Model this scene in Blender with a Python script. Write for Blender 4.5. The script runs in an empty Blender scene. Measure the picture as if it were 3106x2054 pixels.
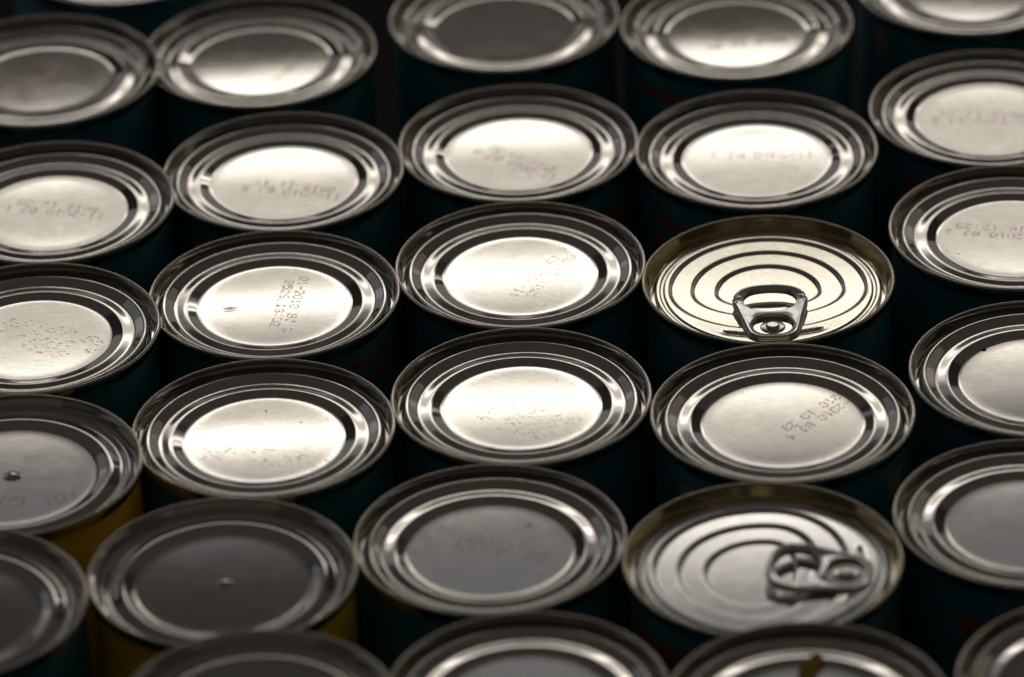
import bpy, bmesh, math, random
import numpy as np
from mathutils import Vector, Matrix, noise as mnoise

# ------------------------------------------------------------------ camera
rad = math.radians
sc = bpy.context.scene
col = sc.collection
PITCH, ROLL, DIST, LENS = rad(31.2132), rad(-2.2), 1.57455, 185.47

cam = bpy.data.cameras.new('camera')
cam.lens = LENS
cam.sensor_width = 36.0
cam.sensor_fit = 'HORIZONTAL'
cam.clip_start = 0.05
cam.clip_end = 60.0
cam.dof.use_dof = True
cam.dof.focus_distance = 1.582
cam.dof.aperture_fstop = 7.1
cam.dof.aperture_blades = 9
camo = bpy.data.objects.new('camera', cam)
col.objects.link(camo)
fw = Vector((0, math.cos(PITCH), -math.sin(PITCH)))
rt0 = Vector((1, 0, 0))
up0 = rt0.cross(fw)
rt = math.cos(ROLL) * rt0 + math.sin(ROLL) * up0
up = -math.sin(ROLL) * rt0 + math.cos(ROLL) * up0
m = Matrix((rt, up, -fw)).transposed().to_4x4()
m.translation = -fw * DIST
camo.matrix_world = m
sc.camera = camo

# ------------------------------------------------------------------ world and lamps
w = bpy.data.worlds.new('World')
sc.world = w
w.use_nodes = True
bg = w.node_tree.nodes['Background']
bg.inputs[0].default_value = (0.009, 0.0077, 0.0066, 1)
bg.inputs[1].default_value = 1.0


def area_lamp(name, loc, target, sx, sy, radiance, color):
    l = bpy.data.lights.new(name, 'AREA')
    l.shape = 'RECTANGLE'
    l.size, l.size_y = sx, sy
    l.energy = radiance * math.pi * sx * sy
    l.color = color
    o = bpy.data.objects.new(name, l)
    col.objects.link(o)
    o.location = loc
    d = Vector(target) - Vector(loc)
    o.rotation_euler = d.to_track_quat('-Z', 'Y').to_euler()
    return o


YL = 5.0
# long luminaire across the room behind the cans: a pale diffuser with two brighter tubes, seen mirrored in the lids
area_lamp('diffuser_lamp', (0.24, YL + 0.02, 2.912), (0.24, 0, 2.912), 2.50, 0.730, 0.74, (1.0, 0.925, 0.82))
area_lamp('tube_lamp', (0.24, YL, 2.630), (0.24, 0, 2.630), 2.30, 0.125, 1.60, (1.0, 0.95, 0.86))
area_lamp('tube_lamp', (0.24, YL, 3.034), (0.24, 0, 3.034), 2.30, 0.135, 1.75, (1.0, 0.95, 0.86))
# the dim pale ceiling and walls round it
area_lamp('ceiling_bounce', (0.0, YL + 0.1, 3.49), (0, 0, 3.0), 2.9, 0.32, 0.15, (0.92, 0.93, 1.0))
area_lamp('ceiling_wide', (0.0, 1.5, 4.2), (0.0, 1.5, 0.0), 10.0, 7.0, 0.025, (1.0, 0.93, 0.87))
area_lamp('back_wall_glow', (0.0, YL + 0.2, 1.10), (0, 0, 1.10), 9.0, 2.3, 0.145, (1.0, 0.95, 0.90))
area_lamp('side_wall_warm', (4.0, 2.2, 1.35), (0, 0.3, 0.3), 6.0, 3.2, 0.100, (1.0, 0.95, 0.80))
area_lamp('side_wall_cool', (-4.0, 2.2, 1.35), (0, 0.3, 0.3), 6.0, 3.2, 0.100, (0.90, 0.92, 1.0))
area_lamp('front_fill', (0.0, -2.4, 3.7), (0, 0, 0), 6.5, 2.6, 0.040, (1.0, 0.90, 0.78))  # unseen fill lamp added behind the camera to lighten the labels

vs = sc.view_settings
vs.view_transform = 'Standard'
vs.look = 'None'
vs.exposure = 0.0
vs.gamma = 1.0
vs.use_curve_mapping = False
sc.cycles.use_denoising = True
sc.cycles.sample_clamp_indirect = 4.0
sc.cycles.max_bounces = 8

R = 0.038            # radius of a can over its seam
MM = 0.001
HT = 0.108           # can height
rng = random.Random(7)


# ------------------------------------------------------------------ materials
def mat_base(name):
    mt = bpy.data.materials.new(name)
    mt.use_nodes = True
    nt = mt.node_tree
    return mt, nt, nt.nodes['Principled BSDF']


def N(nt, t, **kw):
    n = nt.nodes.new(t)
    for k, v in kw.items():
        setattr(n, k, v)
    return n


def ramp(nt, src, a, b, ca, cb):
    r = N(nt, 'ShaderNodeValToRGB')
    r.color_ramp.elements[0].position = a
    r.color_ramp.elements[1].position = b
    r.color_ramp.elements[0].color = (*ca, 1) if len(ca) == 3 else ca
    r.color_ramp.elements[1].color = (*cb, 1) if len(cb) == 3 else cb
    nt.links.new(src, r.inputs[0])
    return r.outputs[0]


def mix(nt, fac, a, b, mode='MIX'):
    x = N(nt, 'ShaderNodeMix', data_type='RGBA', blend_type=mode)
    for sock, val in ((x.inputs[0], fac), (x.inputs[6], a), (x.inputs[7], b)):
        if hasattr(val, 'is_output'):
            nt.links.new(val, sock)
        else:
            sock.default_value = val
    return x.outputs[2]


def tin(name, colr, rough, speck=0.5, bump=0.10, rvar=0.35, grain=1.0, haze=0.13):
    """bare or lacquered tinplate: rolled grain, mottling, tiny dark specks"""
    mt, nt, p = mat_base(name)
    L = nt.links.new
    tc = N(nt, 'ShaderNodeTexCoord')
    oi = N(nt, 'ShaderNodeObjectInfo')
    off = N(nt, 'ShaderNodeVectorMath', operation='SCALE')
    cmb = N(nt, 'ShaderNodeCombineXYZ')
    for i in range(3):
        L(oi.outputs['Random'], cmb.inputs[i])
    L(cmb.outputs[0], off.inputs[0])
    off.inputs[3].default_value = 3.7
    # each can's plate lies at its own angle, so the rolled grain turns with it
    ang = N(nt, 'ShaderNodeMath', operation='MULTIPLY')
    ang.inputs[1].default_value = 0.9
    L(oi.outputs['Random'], ang.inputs[0])
    rot = N(nt, 'ShaderNodeVectorRotate', rotation_type='Z_AXIS')
    L(tc.outputs['Object'], rot.inputs['Vector'])
    L(ang.outputs[0], rot.inputs['Angle'])
    add = N(nt, 'ShaderNodeVectorMath', operation='ADD')
    L(rot.outputs[0], add.inputs[0])
    L(off.outputs[0], add.inputs[1])
    v = add.outputs[0]

    def nz(scale, detail=2.0, rough_=0.5, stretch=None):
        n = N(nt, 'ShaderNodeTexNoise')
        n.inputs['Scale'].default_value = scale
        n.inputs['Detail'].default_value = detail
        n.inputs['Roughness'].default_value = rough_
        if stretch:
            mp = N(nt, 'ShaderNodeMapping')
            mp.inputs['Scale'].default_value = stretch
            L(v, mp.inputs['Vector'])
            L(mp.outputs[0], n.inputs['Vector'])
        else:
            L(v, n.inputs['Vector'])
        return n.outputs['Fac']

    mott = nz(160, 3)
    fine = nz(2600, 2, 0.6)
    roll = nz(1500, 2, 0.6, (0.18, 1.0, 1.0))
    speckn = nz(900, 1.5, 0.5)
    c = mix(nt, ramp(nt, mott, 0.35, 0.7, (0, 0, 0), (1, 1, 1)), (*[x * 0.97 for x in colr], 1), (*colr, 1))
    c = mix(nt, ramp(nt, roll, 0.3, 0.7, (0.91, 0.91, 0.91), (1.02, 1.02, 1.02)), c, c, 'MIX')
    g = mix(nt, 1.0, c, ramp(nt, fine, 0.28, 0.72, (0.88,) * 3, (1.04,) * 3), 'MULTIPLY')
    g = mix(nt, 1.0, g, ramp(nt, roll, 0.28, 0.72, (0.90,) * 3, (1.03,) * 3), 'MULTIPLY')
    s = ramp(nt, speckn, 0.735, 0.775, (1, 1, 1), (1 - speck,) * 3)
    g = mix(nt, 1.0, g, s, 'MULTIPLY')
    L(g, p.inputs['Base Color'])
    p.inputs['Metallic'].default_value = 1.0
    rr = N(nt, 'ShaderNodeMapRange')
    rr.inputs['To Min'].default_value = rough * (1 - rvar)
    rr.inputs['To Max'].default_value = rough * (1 + rvar)
    rr.inputs['From Min'].default_value = 0.3
    rr.inputs['From Max'].default_value = 0.7
    L(mott, rr.inputs[0])
    L(rr.outputs[0], p.inputs['Roughness'])
    hsum = N(nt, 'ShaderNodeMath', operation='ADD')
    L(fine, hsum.inputs[0])
    L(roll, hsum.inputs[1])
    b = N(nt, 'ShaderNodeBump')
    b.inputs['Strength'].default_value = bump
    b.inputs['Distance'].default_value = 0.00002 * grain
    L(hsum.outputs[0], b.inputs['Height'])
    L(b.outputs[0], p.inputs['Normal'])
    # the matt haze of tinplate: part of the light scatters in a wider lobe
    gl = N(nt, 'ShaderNodeBsdfAnisotropic')
    gl.inputs['Roughness'].default_value = 0.30
    L(g, gl.inputs['Color'])
    L(b.outputs[0], gl.inputs['Normal'])
    mx = N(nt, 'ShaderNodeMixShader')
    mx.inputs[0].default_value = haze
    L(p.outputs[0], mx.inputs[1])
    L(gl.outputs[0], mx.inputs[2])
    L(mx.outputs[0], nt.nodes['Material Output'].inputs[0])
    return mt


M = {}
M['tin'] = tin('tinplate', (0.80, 0.775, 0.735), 0.056, bump=0.035, rvar=0.12)
M['rim'] = tin('seam_tinplate', (0.70, 0.645, 0.565), 0.12, speck=0.8, bump=0.12, grain=2.0)
M['gold'] = tin('lacquered_tinplate', (0.89, 0.855, 0.755), 0.085, speck=0.25, bump=0.05, rvar=0.12)
M['goldrim'] = tin('lacquered_seam', (0.70, 0.635, 0.50), 0.20, speck=0.7, bump=0.2)
M['tab'] = tin('tab_steel', (0.78, 0.78, 0.79), 0.14, speck=0.3, bump=0.08)
M['goldwall'] = tin('golden_lacquer', (0.80, 0.67, 0.40), 0.12, speck=0.3, bump=0.06)
M['silver'] = tin('silvery_lacquer', (0.85, 0.845, 0.83), 0.09, speck=0.25, bump=0.05, rvar=0.12)
M['rivet'] = tin('rivet_steel', (0.76, 0.73, 0.66), 0.12, speck=0.3, bump=0.05)


def paper(name, colr, rough=0.42, spec=0.35, var=0.25):
    mt, nt, p = mat_base(name)
    tc = N(nt, 'ShaderNodeTexCoord')
    n = N(nt, 'ShaderNodeTexNoise')
    n.inputs['Scale'].default_value = 220
    n.inputs['Detail'].default_value = 3
    nt.links.new(tc.outputs['Object'], n.inputs['Vector'])
    c = mix(nt, n.outputs['Fac'], (*[x * (1 - var) for x in colr], 1), (*[x * (1 + var) for x in colr], 1))
    nt.links.new(c, p.inputs['Base Color'])
    p.inputs['Roughness'].default_value = rough
    p.inputs['Specular IOR Level'].default_value = spec
    return mt


M['teal'] = paper('teal_label_print', (0.020, 0.175, 0.225))
M['yellow'] = paper('yellow_label_print', (0.95, 0.60, 0.003))
M['orange'] = paper('orange_label_print', (0.52, 0.13, 0.025))
M['cream'] = paper('cream_label_print', (0.50, 0.46, 0.34))
M['ink_white'] = paper('pale_label_ink', (0.55, 0.60, 0.56))
M['ink_dark'] = paper('dark_label_ink', (0.02, 0.015, 0.012))
M['code_ink'] = paper('date_code_ink', (0.40, 0.275, 0.265), 0.16, 0.5, 0.12)
M['code_ink'].node_tree.nodes['Principled BSDF'].inputs['Metallic'].default_value = 0.85   # thin ink, the tin shines through
M['dirt'] = paper('dark_grime', (0.018, 0.014, 0.012), 0.8, 0.1)
M['smudge'] = paper('grey_smudge', (0.22, 0.19, 0.15), 0.7, 0.1)
M['table'] = paper('dark_shelf_board', (0.012, 0.010, 0.008), 0.7, 0.2)
M['yellow_paint'] = paper('yellow_sticker_paper', (0.55, 0.34, 0.02), 0.5, 0.3)


# ------------------------------------------------------------------ mesh helpers
def new_obj(name, mesh, mat, parent=None, smooth=True):
    o = bpy.data.objects.new(name, mesh)
    col.objects.link(o)
    if mat is not None and not mesh.materials:
        mesh.materials.append(mat)
    if smooth:
        mesh.polygons.foreach_set('use_smooth', [True] * len(mesh.polygons))
    if parent is not None:
        o.parent = parent
    return o


def mesh_from(name, verts, faces):
    me = bpy.data.meshes.new(name)
    me.from_pydata([tuple(v) for v in verts], [], faces)
    me.update()
    return me


def lathe(name, prof, seg, cap_start=False, zfun=None):
    """prof: list of (r, z); r may start at 0 (pole)"""
    V, F = [], []
    th = np.linspace(0, 2 * math.pi, seg + 1)[:-1]
    cs, sn = np.cos(th), np.sin(th)
    pole = prof[0][0] < 1e-9
    start = 0
    if pole:
        V.append((0, 0, prof[0][1] + (zfun(0.0, 0.0) if zfun else 0)))
        rings = prof[1:]
    else:
        rings = prof
    base = len(V)
    for r, z in rings:
        for i in range(seg):
            x, y = r * cs[i], r * sn[i]
            V.append((x, y, z + (zfun(x, y) if zfun else 0)))
    if pole:
        for i in range(seg):
            F.append((0, base + i, base + (i + 1) % seg))
    for k in range(len(rings) - 1):
        a, b = base + k * seg, base + (k + 1) * seg
        for i in range(seg):
            j = (i + 1) % seg
            F.append((a + i, b + i, b + j, a + j))
    return mesh_from(name, V, F)


def smooth_profile(pts, widths, step):
    """pts: polyline (r,z) in R units; round each corner over its own width"""
    r = np.arange(pts[0][0], pts[-1][0] + 1e-9, step / 4)
    z = np.interp(r, [p[0] for p in pts], [p[1] for p in pts])
    out = z.copy()
    for i in range(1, len(pts) - 1):
        (r0, z0), (r1, z1), (r2, z2) = pts[i - 1], pts[i], pts[i + 1]
        wd = min(widths[i], (r1 - r0) * 0.95, (r2 - r1) * 0.95)
        s0, s1 = (z1 - z0) / (r1 - r0), (z2 - z1) / (r2 - r1)
        mk = np.abs(r - r1) < wd
        t = (r[mk] - (r1 - wd))
        zs = z1 - s0 * wd
        out[mk] = zs + s0 * t + (s1 - s0) * t * t / (4 * wd)
    return r, out


# stepped end: flat disc, bead, step, shoulder, countersink, wall  (units of R, rim crest at z = 0)
END_STD = ([(0.0, -0.120), (0.612, -0.120), (0.695, -0.0960), (0.717, -0.0965), (0.775, -0.1010), (0.796, -0.1010),
            (0.865, -0.0570), (0.889, -0.0575), (0.908, -0.145), (0.950, -0.146), (0.966, -0.016)],
           [0, 0.012, 0.008, 0.008, 0.008, 0.008, 0.009, 0.006, 0.009, 0.009, 0])
END_NIP = ([(0.0, -0.120), (0.655, -0.120), (0.735, -0.085), (0.760, -0.085), (0.835, -0.112), (0.850, -0.112),
            (0.886, -0.096), (0.896, -0.096), (0.922, -0.125), (0.950, -0.126), (0.966, -0.016)],
           [0, 0.014, 0.010, 0.012, 0.008, 0.008, 0.006, 0.006, 0.008, 0.010, 0])


def end_mesh(name, kind, tilt_y, tilt_x, dome, seed, nipple=None, dent=None, seg=144):
    pts, wd = END_NIP if kind == 'nipple' else END_STD
    rr, zz = smooth_profile(pts, wd, 0.006)
    edge = pts[1][0]
    # few rings on the flat disc, many on the beads
    keep = [0.0] + list(np.linspace(0.04, edge - 0.02, 15)) + list(np.arange(edge - 0.014, 0.9655, 0.0040)) + [0.966]
    prof = [(r * R, float(np.interp(r, rr, zz)) * R) for r in keep]
    if nipple:
        prof = prof
    ty, tx = math.tan(rad(tilt_y)), math.tan(rad(tilt_x))
    kd = math.tan(rad(dome)) / (2 * edge * R)
    sd = Vector((seed * 13.7, seed * 7.3, 0))

    def zf(x, y):
        r = math.hypot(x, y) / R
        f = 1.0 if r < 0.885 else max(0.0, 1 - (r - 0.885) / 0.040)
        f = f * f * (3 - 2 * f)
        q = r * R
        z = f * (ty * y + tx * x - kd * (q * q - (0.75 * R) ** 2))
        # slightly turned-up margin of the disc, then plate waviness
        if r < edge:
            e = max(0.0, (r - edge + 0.07) / 0.07)
            z += 0.000028 * e * e * e
        z += f * 0.000006 * mnoise.noise(Vector((x * 60, y * 60, 0)) + sd)
        z += f * 0.0000012 * mnoise.noise(Vector((x * 170, y * 170, 3)) + sd)
        if dent:
            dx, dy, dr, dd = dent
            d2 = ((x - dx) ** 2 + (y - dy) ** 2) / (dr * dr)
            z += dd * math.exp(-d2 * 2.2)
        return z
    return lathe(name, prof, seg, zfun=zf), zf


def rim_profile():
    P = [(0.966, -0.016), (0.968, -0.009), (0.972, -0.0040), (0.978, -0.0008), (0.984, 0.0), (0.990, -0.0010), (0.996, -0.0050),
         (0.9995, -0.011), (1.0, -0.020), (1.0, -0.045), (0.9985, -0.066), (0.990, -0.074), (0.975, -0.077), (0.968, -0.084),
         (0.968, -0.094)]
    return [(a * R, b * R) for a, b in P]


RIM = rim_profile()


def rim_mesh(name, seed, seg=144):
    sd = Vector((seed * 3.1, 0, seed))

    def zf(x, y):
        a = math.atan2(y, x)
        return 0.00010 * mnoise.noise(Vector((math.cos(a) * 1.5, math.sin(a) * 1.5, 0)) + sd) \
            + 0.000018 * mnoise.noise(Vector((math.cos(a) * 14, math.sin(a) * 14, 5)) + sd)
    return lathe(name, RIM, seg, zfun=zf)


BODY_R = 0.9665
BODY_PROF = [(BODY_R * R, -0.088 * R), (BODY_R * R, -0.020), (BODY_R * R, -HT + 0.006), (0.955 * R, -HT + 0.003),
             (0.955 * R, -HT), (0.90 * R, -HT), (0.0001 * R, -HT + 0.002)]
BODY_MESH = lathe('can_body', BODY_PROF, 96)
LABEL_R = BODY_R * R + 0.00012
LABEL_TOP, LABEL_BOT = -0.1165 * R, -HT + 0.007
LABEL_MESHES = {}
for key in ('teal', 'yellow'):
    me = lathe('label_wrap_' + key, [(BODY_R * R, LABEL_TOP), (LABEL_R, LABEL_TOP - 0.00005), (LABEL_R, LABEL_BOT)], 96)
    me.materials.append(M[key])
    LABEL_MESHES[key] = me


def arc_band(name, a0, a1, z0, z1, off=0.00006, seg=40):
    V, F = [], []
    r = LABEL_R + off
    for i in range(seg + 1):
        a = rad(a0 + (a1 - a0) * i / seg)
        V += [(r * math.cos(a), r * math.sin(a), z0), (r * math.cos(a), r * math.sin(a), z1)]
        if i:
            k = 2 * i
            F.append((k - 2, k, k + 1, k - 1))
    return mesh_from(name, V, F)


def text_on_label(body, size, ang, z, off=0.00010, flip=False, vertical=False, align='CENTER'):
    cu = bpy.data.curves.new('label_text', 'FONT')
    cu.body = body
    cu.size = size
    cu.align_x = align
    cu.resolution_u = 2
    o = bpy.data.objects.new('label_text', cu)
    col.objects.link(o)
    dg = bpy.context.evaluated_depsgraph_get()
    me = bpy.data.meshes.new_from_object(o.evaluated_get(dg))
    bpy.data.objects.remove(o)
    r = LABEL_R + off
    for v in me.vertices:
        u, h = v.co.x, v.co.y
        if flip:
            u, h = -u, -h
        if vertical:
            u, h = h, -u
        a = rad(ang) + u / r
        v.co = (r * math.cos(a), r * math.sin(a), z + h)
    me.update()
    return me


# ------------------------------------------------------------------ dot-matrix date codes
FONT = {
    '0': ".###.|#...#|#...#|#...#|#...#|#...#|.###.", '1': "..#..|.##..|..#..|..#..|..#..|..#..|.###.",
    '2': ".###.|#...#|....#|...#.|..#..|.#...|#####", '3': ".###.|#...#|....#|..##.|....#|#...#|.###.",
    '4': "...#.|..##.|.#.#.|#..#.|#####|...#.|...#.", '5': "#####|#....|####.|....#|....#|#...#|.###.",
    '6': "..##.|.#...|#....|####.|#...#|#...#|.###.", '7': "#####|....#|...#.|..#..|..#..|..#..|..#..",
    '8': ".###.|#...#|#...#|.###.|#...#|#...#|.###.", '9': ".###.|#...#|#...#|.####|....#|...#.|.##..",
    'B': "####.|#...#|#...#|####.|#...#|#...#|####.", 'E': "#####|#....|#....|###..|#....|#....|#####",
    'J': "..###|...#.|...#.|...#.|...#.|#..#.|.##..", 'L': "#....|#....|#....|#....|#....|#....|#####",
    'S': ".####|#....|#....|.###.|....#|....#|####.", 'T': "#####|..#..|..#..|..#..|..#..|..#..|..#..",
    ':': ".....|..#..|.....|.....|.....|..#..|.....", '-': ".....|.....|.....|#####|.....|.....|.....",
    '.': ".....|.....|.....|.....|.....|..#..|.....", 'P': "####.|#...#|#...#|####.|#....|#....|#....",
    'A': ".###.|#...#|#...#|#####|#...#|#...#|#...#", 'U': "#...#|#...#|#...#|#...#|#...#|#...#|.###."}


def code_mesh(lines, zf, cx, cy, ang, h=3.0, adv=2.7, gap=4.1, drop=0.12, dash=1.0, shear=0.0, seed=1, base=-0.120,
              lim=0.60, dotr=0.20):
    rg = random.Random(seed)
    px = h / 7.0
    V, F = [], []
    ca, sa = math.cos(rad(ang)), math.sin(rad(ang))
    for li, ln in enumerate(lines):
        wid = (len(ln) - 1) * adv
        for ci, ch in enumerate(ln):
            if ch == ' ':
                continue
            wobble = rg.uniform(-0.12, 0.12)
            for ry, row in enumerate(FONT[ch].split('|')):
                for rx, c in enumerate(row):
                    if c != '#' or rg.random() < drop:
                        continue
                    v = (3 - ry) * px - li * gap + (len(lines) - 1) * gap / 2 + wobble
                    u = ci * adv - wid / 2 + (rx - 2) * (adv * 0.17) + shear * v
                    u += rg.uniform(-.05, .05)
                    v += rg.uniform(-.05, .05)
                    X = (cx + u * ca - v * sa) * MM
                    Y = (cy + u * sa + v * ca) * MM
                    if math.hypot(X, Y) > lim * R:
                        continue
                    n0 = len(V)
                    s = dotr * 1.3 * rg.uniform(0.7, 1.15)
                    dl = s * (dash if rg.random() < 0.7 else 1.0)
                    for k in range(6):
                        t = k * math.pi / 3
                        qu, qv = dl * math.cos(t), s * math.sin(t)
                        xx, yy = X + (qu * ca - qv * sa) * MM, Y + (qu * sa + qv * ca) * MM
                        V.append((xx, yy, base * R + zf(xx, yy) + 0.000035))
                    F.append(tuple(range(n0, n0 + 6)))
    return mesh_from('date_code', V, F)


def speck_mesh(zf, n, seed, rmax=0.60, base=-0.120, big=None):
    """specks of dried grime lying on the lid"""
    rg = random.Random(seed)
    V, F = [], []
    spots = []
    for _ in range(n):
        rr_ = math.sqrt(rg.random()) * rmax * R
        a = rg.uniform(0, 2 * math.pi)
        spots.append((rr_ * math.cos(a), rr_ * math.sin(a), rg.uniform(0.05, 0.13) * MM))
    if big:
        for bx, by, br in big:
            spots.append((bx * MM, by * MM, br * MM))
    for x, y, s in spots:
        n0 = len(V)
        el = rg.uniform(0.6, 1.6)
        th = rg.uniform(0, 3.14)
        V.append((x, y, base * R + zf(x, y) + 0.00004 + s * 0.25))
        for k in range(7):
            t = k * 2 * math.pi / 7
            q = s * rg.uniform(0.65, 1.25)
            u, v = q * el * math.cos(t), q / el * math.sin(t)
            xx, yy = x + u * math.cos(th) - v * math.sin(th), y + u * math.sin(th) + v * math.cos(th)
            V.append((xx, yy, base * R + zf(xx, yy) + 0.00001))
        for k in range(7):
            F.append((n0, n0 + 1 + k, n0 + 1 + (k + 1) % 7))
    return mesh_from('grime_specks', V, F)


# ------------------------------------------------------------------ ring-pull end
def sstep(t):
    t = min(1.0, max(0.0, t))
    return t * t * (3 - 2 * t)


LOOPS = [(29.4, 22.8, 0.66), (22.7, 14.7, 0.70), (15.5, 8.7, 0.64)]


def pull_height(x, y, seed):
    """height in mm below the rim crest at local (x, y) mm; the tab lies towards -y"""
    r = math.hypot(x, y)
    prof = [(0, -3.60), (30.9, -3.60), (31.5, -4.10), (32.2, -4.10), (32.7, -3.85), (33.5, -3.85), (34.0, -5.6),
            (35.1, -5.7), (35.7, -4.9), (36.71, -0.60)]
    z = float(np.interp(r, [p[0] for p in prof], [p[1] for p in prof]))
    for a, b, d in LOOPS:
        k = a if y >= 0 else b
        s = math.hypot(x / a, y / k)                 # 1 on the loop
        # distance to the loop, along the local radius
        dist = (s - 1.0) * (r / s if s > 1e-4 else k)
        z -= d * (1 - sstep((dist + 0.68) / 1.36))
    # two short pressed grooves beside the tab
    for sx in (-1, 1):
        ax, ay, bx, by = sx * 13.6, -24.6, sx * 7.5, -26.2
        tx, ty = bx - ax, by - ay
        t = min(1, max(0, ((x - ax) * tx + (y - ay) * ty) / (tx * tx + ty * ty)))
        dd = math.hypot(x - ax - t * tx, y - ay - t * ty)
        z += 0.06 * math.exp(-((dd - 0.95) / 0.35) ** 2) - 0.55 * (1 - sstep((dd - 0.15) / 0.6))
    if abs(x) < 8.2:
        z -= 0.10 * math.exp(-((y + 12.6) / 0.16) ** 2)
    if r < 31:
        z += 0.007 * mnoise.noise(Vector((x * .06 + seed, y * .06, 0))) \
            + 0.0015 * mnoise.noise(Vector((x * .17 + seed, y * .17, 4)))
        z += (r / 31.0) ** 2 * -0.10
    return z


def pull_mesh(name, tilt_y, tilt_x, rot, seed, seg=176):
    rs = list(np.arange(0.35, 30.9, 0.29)) + list(np.arange(30.9, 36.65, 0.13)) + [36.708]
    V = [(0, 0, pull_height(0, 0, seed) * MM)]
    F = []
    cr, sr = math.cos(rad(rot)), math.sin(rad(rot))
    ty, tx = math.tan(rad(tilt_y)), math.tan(rad(tilt_x))
    for r in rs:
        for i in range(seg):
            a = 2 * math.pi * i / seg
            x, y = r * math.cos(a), r * math.sin(a)
            z = pull_height(x, y, seed)
            X, Y = x * cr - y * sr, x * sr + y * cr
            z += (ty * Y + tx * X) * (1 - sstep((r - 30) / 5.5))
            V.append((X * MM, Y * MM, z * MM))
    for i in range(seg):
        F.append((0, 1 + i, 1 + (i + 1) % seg))
    for k in range(len(rs) - 1):
        a, b = 1 + k * seg, 1 + (k + 1) * seg
        for i in range(seg):
            j = (i + 1) % seg
            F.append((a + i, b + i, b + j, a + j))
    return mesh_from(name, V, F)


def catmull(P, n):
    out = []
    L = len(P)
    for i in range(L):
        p0, p1, p2, p3 = (np.array(P[(i + k - 1) % L], float) for k in range(4))
        for j in range(n):
            t = j / n
            out.append(0.5 * ((2 * p1) + (-p0 + p2) * t + (2 * p0 - 5 * p1 + 4 * p2 - p3) * t * t
                              + (-p0 + 3 * p1 - 3 * p2 + p3) * t ** 3))
    return np.array(out)


def offset_loop(P, d):
    nx = np.roll(P, -1, 0) - np.roll(P, 1, 0)
    nx /= np.linalg.norm(nx, axis=1)[:, None]
    nrm = np.stack([nx[:, 1], -nx[:, 0]], 1)        # outward for a counter-clockwise loop
    return P + nrm * d


TAB_OUT = [(0, -7.2), (4.2, -6.9), (7.4, -4.6), (8.6, -0.5), (9.5, 4.0), (10.5, 8.6), (11.2, 12.0), (11.0, 15.4),
           (9.2, 18.8), (5.4, 21.0), (0, 21.6)]
TAB_OUT = TAB_OUT + [(-x, y) for x, y in TAB_OUT[-2:0:-1]]
HOLE_F = [(0, 7.2), (3.6, 7.8), (6.4, 9.6), (7.9, 12.6), (7.5, 15.9), (5.0, 18.4), (0, 19.3)]
HOLE_F = HOLE_F + [(-x, y) for x, y in HOLE_F[-2:0:-1]]
HOLE_R = [(0, -5.0), (3.4, -4.5), (5.6, -2.2), (6.1, 0.6), (4.9, 3.4), (2.6, 4.8), (0, 5.1)]
HOLE_R = HOLE_R + [(-x, y) for x, y in HOLE_R[-2:0:-1]]


def tab_mesh():
    """pull tab: rolled outer edge, finger hole and rivet window; mm, z up, rivet at the origin"""
    bm = bmesh.new()

    def add_loop(P, z):
        return [bm.verts.new((p[0], p[1], z(p[1]) if callable(z) else z)) for p in P]

    def bridge(A, B):
        n = len(A)
        for i in range(n):
            j = (i + 1) % n
            bm.faces.new((A[i], A[j], B[j], B[i]))

    def edges_of(L):
        return [bm.edges.get((L[i], L[(i + 1) % len(L)])) or bm.edges.new((L[i], L[(i + 1) % len(L)])) for i in range(len(L))]
    thick = lambda y: 1.45 + 0.65 * sstep((y - 4) / 9)
    O = catmull(TAB_OUT, 6)
    # three small nicks where the blank was parted at the sides
    for i in range(len(O)):
        for ny in (13.2, 15.0):
            if abs(O[i][1] - ny) < 0.45 and abs(O[i][0]) > 9:
                O[i][0] *= 0.955
    Hf, Hr = catmull(HOLE_F, 6), catmull(HOLE_R, 6)
    specO = [(-0.25, lambda y: -thick(y)), (0.0, lambda y: -thick(y) * 0.75), (0.0, lambda y: -0.55), (-0.22, lambda y: -0.16),
             (-0.60, lambda y: 0.02), (-1.05, lambda y: 0.0), (-1.5, lambda y: -0.12)]
    loops = [add_loop(offset_loop(O, d), z) for d, z in specO]
    for a, b in zip(loops, loops[1:]):
        bridge(a, b)
    inner = [loops[-1]]
    bottoms = [loops[0]]
    for Hh, sp in ((Hf, [(0.55, -0.12), (0.35, -0.14), (0.12, -0.24), (0.0, -0.55), (0.0, None)]),
                   (Hr, [(0.85, -0.12), (0.6, -0.04), (0.35, -0.06), (0.12, -0.26), (0.0, -0.6), (0.0, None)])):
        ls = []
        for d, z in sp:
            zz = (lambda y: -thick(y) * 0.95) if z is None else z
            ls.append(add_loop(offset_loop(Hh, d), zz))
        for a, b in zip(ls, ls[1:]):
            bridge(b, a)
        inner.append(ls[0])
        bottoms.append(ls[-1])
    for grp in (inner, bottoms):
        es = []
        for L in grp:
            es += edges_of(L)
        bmesh.ops.triangle_fill(bm, use_beauty=True, use_dissolve=False, edges=es)
    bmesh.ops.recalc_face_normals(bm, faces=bm.faces)
    me = bpy.data.meshes.new('pull_tab')
    bm.to_mesh(me)
    bm.free()
    me.transform(Matrix.Scale(MM, 4))
    return me


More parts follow.
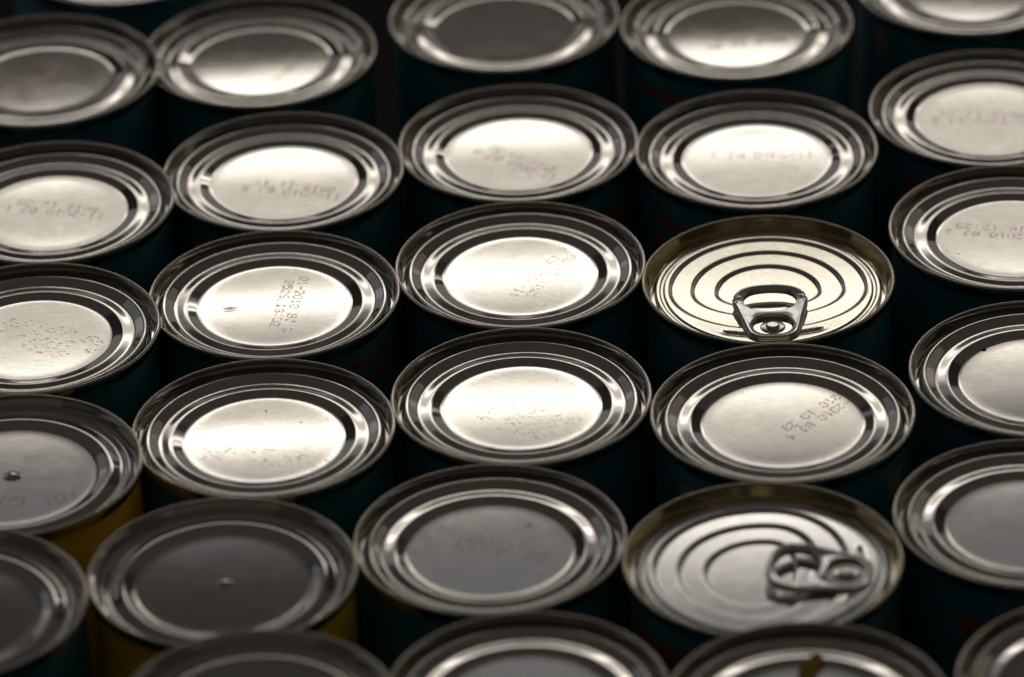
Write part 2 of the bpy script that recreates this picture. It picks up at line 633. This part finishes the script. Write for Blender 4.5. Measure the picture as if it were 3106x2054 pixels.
def plate_mesh(P, z0, z1, name, bev=0.15):
    bm = bmesh.new()
    A = [bm.verts.new((p[0], p[1], z0)) for p in P]
    B = [bm.verts.new((p[0], p[1], z1 - bev)) for p in P]
    Cc = [bm.verts.new((p[0], p[1], z1)) for p in offset_loop(P, -bev)]
    n = len(P)
    for X, Y in ((A, B), (B, Cc)):
        for i in range(n):
            j = (i + 1) % n
            bm.faces.new((X[i], X[j], Y[j], Y[i]))
    bm.faces.new(Cc)
    me = bpy.data.meshes.new(name)
    bm.to_mesh(me)
    bm.free()
    me.transform(Matrix.Scale(MM, 4))
    return me


TAB_MESH = tab_mesh()
TONGUE = catmull([(0, -4.7), (3.6, -4.0), (5.5, -1.6), (5.9, 1.0), (6.0, 3.5), (5.4, 6.0), (3.0, 6.4), (0, 6.5),
                  (-3.0, 6.4), (-5.4, 6.0), (-6.0, 3.5), (-5.9, 1.0), (-5.5, -1.6), (-3.6, -4.0)], 5)
TONGUE_MESH = plate_mesh(TONGUE, -1.75, -1.25, 'tab_tongue')
circ = lambda r, n=40: np.array([(r * math.cos(2 * math.pi * i / n), r * math.sin(2 * math.pi * i / n)) for i in range(n)])
WASHER_MESH = lathe('rivet_washer', [(0.0022, -0.00105), (0.0035, -0.00105), (0.00375, -0.00115), (0.0038, -0.00130)], 48)
RIVET_MESH = lathe('rivet', [(0, -0.00030), (0.0010, -0.00030), (0.00155, -0.00030), (0.00165, -0.00031), (0.00185, -0.00040), (0.00205, -0.00055), (0.00208, -0.0010),
                             (0.00150, -0.0013)], 48)


# ------------------------------------------------------------------ the cans
def relax(P, rad_, hz):
    """push apart seams that stand at the same height and would overlap"""
    P = np.array(P, float)
    Q = P.copy()
    for _ in range(300):
        for i in range(len(Q)):
            for j in range(i):
                if abs(hz[i] - hz[j]) > 2.4:
                    continue
                d = Q[i] - Q[j]
                L = np.hypot(*d)
                mn = rad_[i] + rad_[j] + 0.05
                if L < mn:
                    s = d / L * (mn - L) / 2
                    Q[i] += s
                    Q[j] -= s
    return Q


G = 'tin cans standing packed together'
# key: x, y, height offset (mm), scale, kind, label colour, tilt toward camera, sideways tilt, dome (deg), label
CANS = {
 'C1': (1.9, -32.0, 0, 1.00, 'std', 'teal', -0.3, 0.0, 0.55, "tin can with broken dotted code on its lid, directly below the picture's central can"),
 'A': (3.1, 44.0, 0, 1.00, 'std', 'teal', 0.55, 0.0, 0.5, "tin can with bright unbroken lid, immediately left of the sharp upright ring-pull can"),
 'B': (78.3, 29.6, 0, 1.00, 'pull', 'teal', 0.17, 0.0, 0, "sharp glowing ring-pull can whose dark tab points at the viewer"),
 'C': (77.8, -46.7, 0, 1.005, 'std', 'teal', 0, 0.1, 0.25, "tin can with purple date code by its disc edge, between the two ring-pull cans"),
 'D': (-71.4, 31.8, 0, 1.00, 'std', 'teal', 0.4, 0.0, 0.7, "tin can with a small dent in its lid and orange label stripes"),
 'E': (-73.3, -43.6, 0, 1.005, 'std', 'teal', -0.55, 0.0, 0.7, "tin can with a white band across its lid, right behind the dark nippled can"),
 'F': (-70.1, 107.7, 0, 0.995, 'std', 'teal', -0.08, 0.0, 0.55, "blurred tin can glowing at its far disc edge, right behind the dented can"),
 'G': (4.3, 120.4, 0, 0.995, 'std', 'teal', 0.05, 0.0, 0.6, "blurred tin can glowing at its far disc edge, second of three behind the central can"),
 'H': (79.5, 110.5, 0, 1.00, 'std', 'teal', -0.18, 0.0, 0.5, "blurred tin can with the whitest far glow, right behind the sharp ring-pull can"),
 'I': (155.3, 131.7, 0, 1.00, 'std', 'teal', 0.45, 0.0, 0.25, "blurred pale-lidded tin can cut by the right edge, above the vertical-text can"),
 'J': (155.4, 55.4, 0, 1.00, 'std', 'teal', -0.05, 0.0, 0.15, "tin can at the right edge with small vertical lettering on its teal label"),
 'K': (154.6, -27.5, 0, 1.00, 'std', 'teal', 0.4, 0.0, 0.3, "tin can with smudged grey lid and a dark nick, cut by the right edge"),
 'L': (143.7, -104.6, 0, 1.00, 'std', 'teal', 0, 0.0, 0.15, "blurred grey-lidded tin can at the right, beside the blurred ring-pull can"),
 'M': (67.5, -122.4, 0, 1.02, 'pull', 'teal', -0.7, 0.0, 0, "blurred ring-pull can with its tab turned to the right"),
 'N': (-8.3, -107.0, 0, 1.004, 'std', 'teal', 0.05, 0.0, 0.15, "blurred tin can with grey-violet lid, immediately left of the blurred ring-pull can"),
 'O': (-83.0, -123.4, 3.0, 0.982, 'nipple', 'yellow', 0.95, 0.0, 0.15, "dark-lidded can with a raised nipple and yellow label, in the foreground"),
 'P': (-143.7, 12.5, 3.0, 1.00, 'std', 'teal', -0.4, 0.4, 0.15, "sharp grey-lidded tin can with scattered dotted code, cut by the left edge"),
 'Q': (-142.2, 88.8, 3.0, 1.00, 'std', 'teal', 0.1, 0.0, 0.45, "pale-lidded tin can with two lines of upside-down code, cut by the left edge"),
 'R': (-150.0, 175.0, 3.5, 1.00, 'std', 'teal', -0.55, 0.5, 0.12, "blurred dim-lidded tin can at the upper left edge"),
 'S': (-79.3, 188.9, 0, 1.00, 'std', 'teal', -0.36, 0.25, 0.75, "blurred tin can with half-dark half-bright lid near the top left"),
 'T': (1.4, 206.2, 0, 0.995, 'std', 'teal', -0.8, 0.0, 0.1, "blurred tin can with an all-dark lid, cut by the top edge"),
 'U': (78.1, 195.5, 0, 1.00, 'std', 'teal', -0.3, 0.0, 0.75, "blurred tin can with half-dark half-bright lid, right of the dark-lidded one"),
 'V': (156.9, 219.9, 0, 1.00, 'std', 'teal', -0.15, -1.2, 0.5, "farthest tin can at the upper right corner"),
 'W': (-146.0, -63.7, 3.0, 1.00, 'nipple', 'yellow', 0.45, 0.0, 0.15, "pale grey-lidded can with a raised nipple and yellow label at the left edge"),
 'X': (-157.5, -139.0, 6.5, 0.99, 'nipple', 'teal', 0.9, 0.0, 0.15, "blurred dark-lidded tin can in the lower left corner"),
 'Y': (-71.7, -198.0, 8.0, 0.99, 'nipple', 'teal', 1.0, 0.0, 0.15, "foreground tin can cut by the bottom edge, in front of the dark nippled can"),
 'Z': (0.4, -183.0, 0, 1.00, 'std', 'teal', -0.6, 0.0, 0.15, "foreground tin can cut by the bottom edge, with grey-violet lid near its middle"),
 'AA': (74.7, -199.0, 4.0, 1.00, 'std', 'teal', -0.6, 0.0, 0.15, "foreground tin can with a yellow sticker scrap, cut by the bottom edge"),
 'BB': (153.8, -187.2, 0, 1.00, 'std', 'teal', 0.8, 0.0, 0.15, "blurred dark tin can in the lower right corner"),
 'CC': (-128.4, 264.5, 0, 1.00, 'std', 'teal', -0.4, 0.0, 0.1, "farthest tin can, only its near rim showing at the top left"),
}
# date codes: lines, centre (mm), angle, options
CODES = {
 'D': (["01-2010 BJ 3", "8526 13:32"], 4.2, 0.5, -99, dict()),
 'C': (["11-2010 BJ 4", "8210 10:23"], 11.0, 5.0, -135, dict()),
 'A': (["11-2010 BJ 9", "9515 11:08"], 7.5, 0.5, 58, dict(drop=0.3, dotr=0.15)),
 'Q': (["11-2010 BJ 1", "9516 12:08"], 1.0, 2.5, 166, dict(h=3.4, drop=0.08)),
 'J': (["11-2010 BJ 2", "9516 12:28"], -4.0, 4.5, 168, dict(h=3.2)),
 'F': (["11-2010 BJ 5", "9515 11:17"], 3.0, -4.5, 164, dict(h=3.6, drop=0.05, dotr=0.22)),
 'G': (["11-2010 BJ 8", "9511 10:52"], 0.0, -5.0, 140, dict(h=3.4)),
 'H': (["11-2010 BJ 2"], 2.0, 3.5, 176, dict(h=4.2, drop=0.3, dotr=0.20)),
 'I': (["11-2010 BJ 6", "9516 12:14"], -2.0, 1.0, 174, dict(h=3.8, drop=0.3, dotr=0.20)),
 'U': (["9516 11:46", "11-2010"], 2.5, -5.0, 190, dict(h=3.4, drop=0.05, dotr=0.24)),
 'S': (["11-2010"], 9.0, -7.0, 60, dict(h=3.4, drop=0.05, dotr=0.22)),
 'R': (["11-2010 BJ 3", "9516"], -3.0, 1.0, 28, dict(h=4.2, drop=0.0, dotr=0.30)),
 'P': (["L0187 BB", "TS 2010 4", "BL 3128"], 2.5, 1.0, -31, dict(h=4.6, adv=4.3, gap=5.6, drop=0.45, dash=2.4, shear=0.5, dotr=0.15)),
 'C1': (["L0197 BB 4", "TS 2010 4", "P5 3126"], 0.5, -7.0, -28, dict(h=4.6, adv=4.0, gap=5.4, drop=0.5, dash=2.2, shear=0.55, dotr=0.13)),
 'E': (["L0187 BB 3", "TS 2010 4"], 0.5, -10.0, -12, dict(h=4.2, adv=4.0, gap=5.0, drop=0.55, dash=2.4, shear=0.5, dotr=0.13)),
 'N': (["12 2011 BB", "L1187"], -0.5, 2.0, -32, dict(h=4.2, adv=3.6, drop=0.25, dotr=0.24)),
 'O': (["BE 06.12"], 10.0, 2.0, 48, dict(h=4.2, adv=3.6, drop=0.3, dotr=0.22)),
 'W': (["BE 05 2012"], 5.0, -12.5, 4, dict(h=5.0, adv=3.9, drop=0.2, dotr=0.28)),
}
SPECKS = {
 'D': dict(n=26, big=[(6.0, 20.5, 0.32), (12.2, -19.8, 0.28), (1.0, 3.0, 0.40)]),
 'C': dict(n=18, big=[(-10.5, 17.5, 0.22), (9.0, 20.0, 0.25)]),
 'C1': dict(n=16, big=[(14.5, 1.5, 0.25)]),
 'E': dict(n=10, big=[(0.3, 15.5, 0.45), (10.5, 8.5, 0.38)]),
 'P': dict(n=34, big=[(20.5, -2.5, 0.3)]), 'J': dict(n=24, big=[(-17.5, -8.0, 0.3)]),
 'K': dict(n=14, big=[(-14.5, 17.6, 0.9)]), 'A': dict(n=14), 'Q': dict(n=20), 'N': dict(n=6, big=[(11, 12, 0.6)]),
 'G': dict(n=6, big=[(11.0, -9.5, 0.5)]), 'H': dict(n=4, big=[(12, -6, 0.45)]),
}
DENTS = {'D': (-13.5 * MM, -1.5 * MM, 1.15 * MM, -0.00007)}

keys = list(CANS)
pos = relax([CANS[k][:2] for k in keys], [38.0 * CANS[k][3] for k in keys], [CANS[k][2] for k in keys])


def band(parent, name, a0, a1, z0, z1, mat):
    return new_obj(name, arc_band(name, a0, a1, z0, z1), mat, parent)


def make_can(key, x, y):
    _, _, dz, s, kind, lab, ty, tx, dome, text = CANS[key]
    seed = keys.index(key) + 1
    root = bpy.data.objects.new('tin_can' if kind != 'pull' else 'ring_pull_can', None)
    col.objects.link(root)
    root.empty_display_size = 0.02
    root['label'] = text
    root['category'] = 'can'
    root['group'] = G
    z = dz * MM
    root.location = (x * MM, y * MM, -HT + 0.0)
    s *= 1.012
    root.scale = (s, s, 1.0)
    hold = lambda o: (setattr(o, 'location', (0, 0, HT + z)), o)[1]
    # body and label reach the table whatever the can's height is
    body = new_obj('body', BODY_MESH, M['rim'], root)
    body.location = (0, 0, HT + z)
    body.scale = (1, 1, (HT + z) / HT)
    rim = hold(new_obj('rim', rim_mesh('rim', seed), M['goldrim'] if kind == 'pull' else M['rim'], root))
    label = new_obj('label', LABEL_MESHES[lab], None, root)
    label.location = (0, 0, HT + z)
    if kind == 'pull':
        rot = 0.0 if key == 'B' else 78.0
        lid = hold(new_obj('lid', pull_mesh('ring_pull_lid', ty, tx, rot, seed), M['gold' if key == 'B' else 'silver'], root))
        # the countersunk wall carries a golden lacquer
        lid.data.materials.append(M['goldwall'])
        for pg in lid.data.polygons:
            if math.hypot(pg.center.x, pg.center.y) > 0.0353:
                pg.material_index = 1
        tab = new_obj('pull_tab', TAB_MESH, M['tab'], root)
        c, sn = math.cos(rad(rot)), math.sin(rad(rot))
        hz = -3.60 - 0.25 + 1.55
        # rivet sits 22.7 mm out from the centre, the ring reaching back over it and slightly lifted
        rx, ry = 22.7 * sn, -22.7 * c
        tz = (hz + math.tan(rad(ty)) * ry + math.tan(rad(tx)) * rx) * MM
        tab.location = (rx * MM, ry * MM, HT + z + tz)
        tab.rotation_euler = (rad(2.6), 0, rad(rot))
        tab.rotation_mode = 'XYZ'
        for nm, me_, mt_ in (('tongue', TONGUE_MESH, 'gold'), ('washer', WASHER_MESH, 'tab'), ('rivet', RIVET_MESH, 'rivet')):
            q = new_obj(nm, me_, M[mt_], tab, smooth=nm != 'tongue')
            q.rotation_euler = (rad(-2.6), 0, 0)     # these lie flat on the panel under the lifted ring
        return root, label
    nip = kind == 'nipple'
    base = END_NIP[0][0][1] if nip else END_STD[0][0][1]
    me, zf = end_mesh('lid', kind, ty, tx, dome, seed, dent=DENTS.get(key))
    lid = hold(new_obj('lid', me, M['tin'], root))
    if nip:
        nm = lathe('nipple', [(0, 0.00080), (0.0005, 0.00079), (0.0010, 0.00074), (0.0014, 0.00060), (0.0018, 0.00036), (0.0022, 0.00012),
                              (0.0029, -0.00004)], 32)
        no = new_obj('nipple', nm, M['tin'], lid)
        no.location = (0.0006, 0.0002, base * R + zf(0, 0))
    if key in CODES:
        lines, cx, cy, an, opt = CODES[key]
        cm = code_mesh(lines, zf, cx, cy, an, seed=seed, base=base, **opt)
        new_obj('date_code', cm, M['code_ink'], lid, smooth=False)
    if key in SPECKS:
        sm = speck_mesh(zf, seed=seed, base=base, **SPECKS[key])
        so = new_obj('grime_specks', sm, M['dirt'], lid)
        so['kind'] = 'stuff'
    return root, label


LABELS = {}
for k, (x, y) in zip(keys, pos):
    root, label = make_can(k, x, y)
    LABELS[k] = (root, label)

# ------------------------------------------------------------------ print on the labels
def txt(key, body, size, ang, z, mat, **kw):
    new_obj('label_text', text_on_label(body, size * MM, ang, z * MM, **kw), M[mat], LABELS[key][1], smooth=False)


def stripe(key, a0, a1, z0, z1, mat='orange'):
    band(LABELS[key][1], 'stripe', a0, a1, z0 * MM, z1 * MM, M[mat])


# the dented can: nutrition table, upside down because the can stands on its lid
stripe('D', -85, -2, -11.0, -9.2)
stripe('D', -85, -2, -19.8, -16.8)
for a, t, zz in ((-30, "0.6g", -9.35), (-48, "1.7g", -9.35)):
    txt('D', t, 1.9, a, zz, 'ink_dark', flip=True)
for a, t, zz in ((-31.5, "0.1g", -11.9), (-31.5, "0.8g", -14.2), (-47, "0.1g", -11.9)):
    txt('D', t, 1.9, a, zz, 'ink_white', flip=True)
# the upright ring-pull can: product description
for a, t, zz in ((-123.5, "Baked Beans in", -6.9), (-127, "tomato sauce", -9.1), (-121, "for more information", -11.4)):
    txt('B', t, 2.1, a, zz, 'ink_white', align='RIGHT')
txt('J', "Not to be", 1.9, -130, -8.2, 'ink_white', vertical=True, align='LEFT')
for k, a0, a1, z0, z1 in (('H', -150, -112, -15.0, -11.2), ('H', -152, -125, -24.0, -19.5), ('U', -150, -115, -13.5, -10.5),
                          ('I', -140, -118, -14.0, -11.5), ('L', -128, -100, -19.0, -13.5), ('X', -70, -40, -22, -16),
                          ('M', -52, -20, -14.0, -10.5), ('M', -170, -128, -16, -11), ('G', -60, -25, -17.0, -13.0)):
    stripe(k, a0, a1, z0, z1)
for k, a0, a1, z0, z1 in (('C', -146, -112, -13.5, -9.5), ('C', -40, -28, -17.0, -8.5), ('V', -150, -141, -16, -6)):
    stripe(k, a0, a1, z0, z1, 'cream')

# yellow scrap of sticker on the foreground can's lid
rt_, lb_ = LABELS['AA']
V = [(-1.5, 17.2), (0.6, 16.0), (3.2, 16.8), (4.6, 20.5), (6.4, 24.2), (5.0, 27.0), (2.6, 26.0), (1.6, 22.6), (-0.8, 21.4)]
zz = [-0.120 * R + (0.00012 if p[1] < 21 else 0.0014) for p in V]
n = len(V)
me = mesh_from('sticker_scrap', [(p[0] * MM, p[1] * MM, q) for p, q in zip(V, zz)] +
               [(p[0] * MM, p[1] * MM, q + 0.00015) for p, q in zip(V, zz)],
               [tuple(range(n, 2 * n))] + [(i, (i + 1) % n, n + (i + 1) % n, n + i) for i in range(n)])
so = new_obj('sticker_scrap', me, M['yellow_paint'], rt_, smooth=False)
so.location = (0, 0, HT + 4.0 * MM)
so['label'] = 'yellow sticker scrap'

# ------------------------------------------------------------------ the board the cans stand on
me = mesh_from('shelf', [(-1.2, -1.2, 0), (1.2, -1.2, 0), (1.2, 1.2, 0), (-1.2, 1.2, 0),
                         (-1.2, -1.2, -.03), (1.2, -1.2, -.03), (1.2, 1.2, -.03), (-1.2, 1.2, -.03)],
               [(0, 1, 2, 3), (4, 7, 6, 5), (0, 4, 5, 1), (1, 5, 6, 2), (2, 6, 7, 3), (3, 7, 4, 0)])
sh = new_obj('table_top', me, M['table'], smooth=False)
sh.location = (0, 0, -HT - 0.0004)
sh['kind'] = 'structure'
sh['label'] = 'dark board under the packed cans'
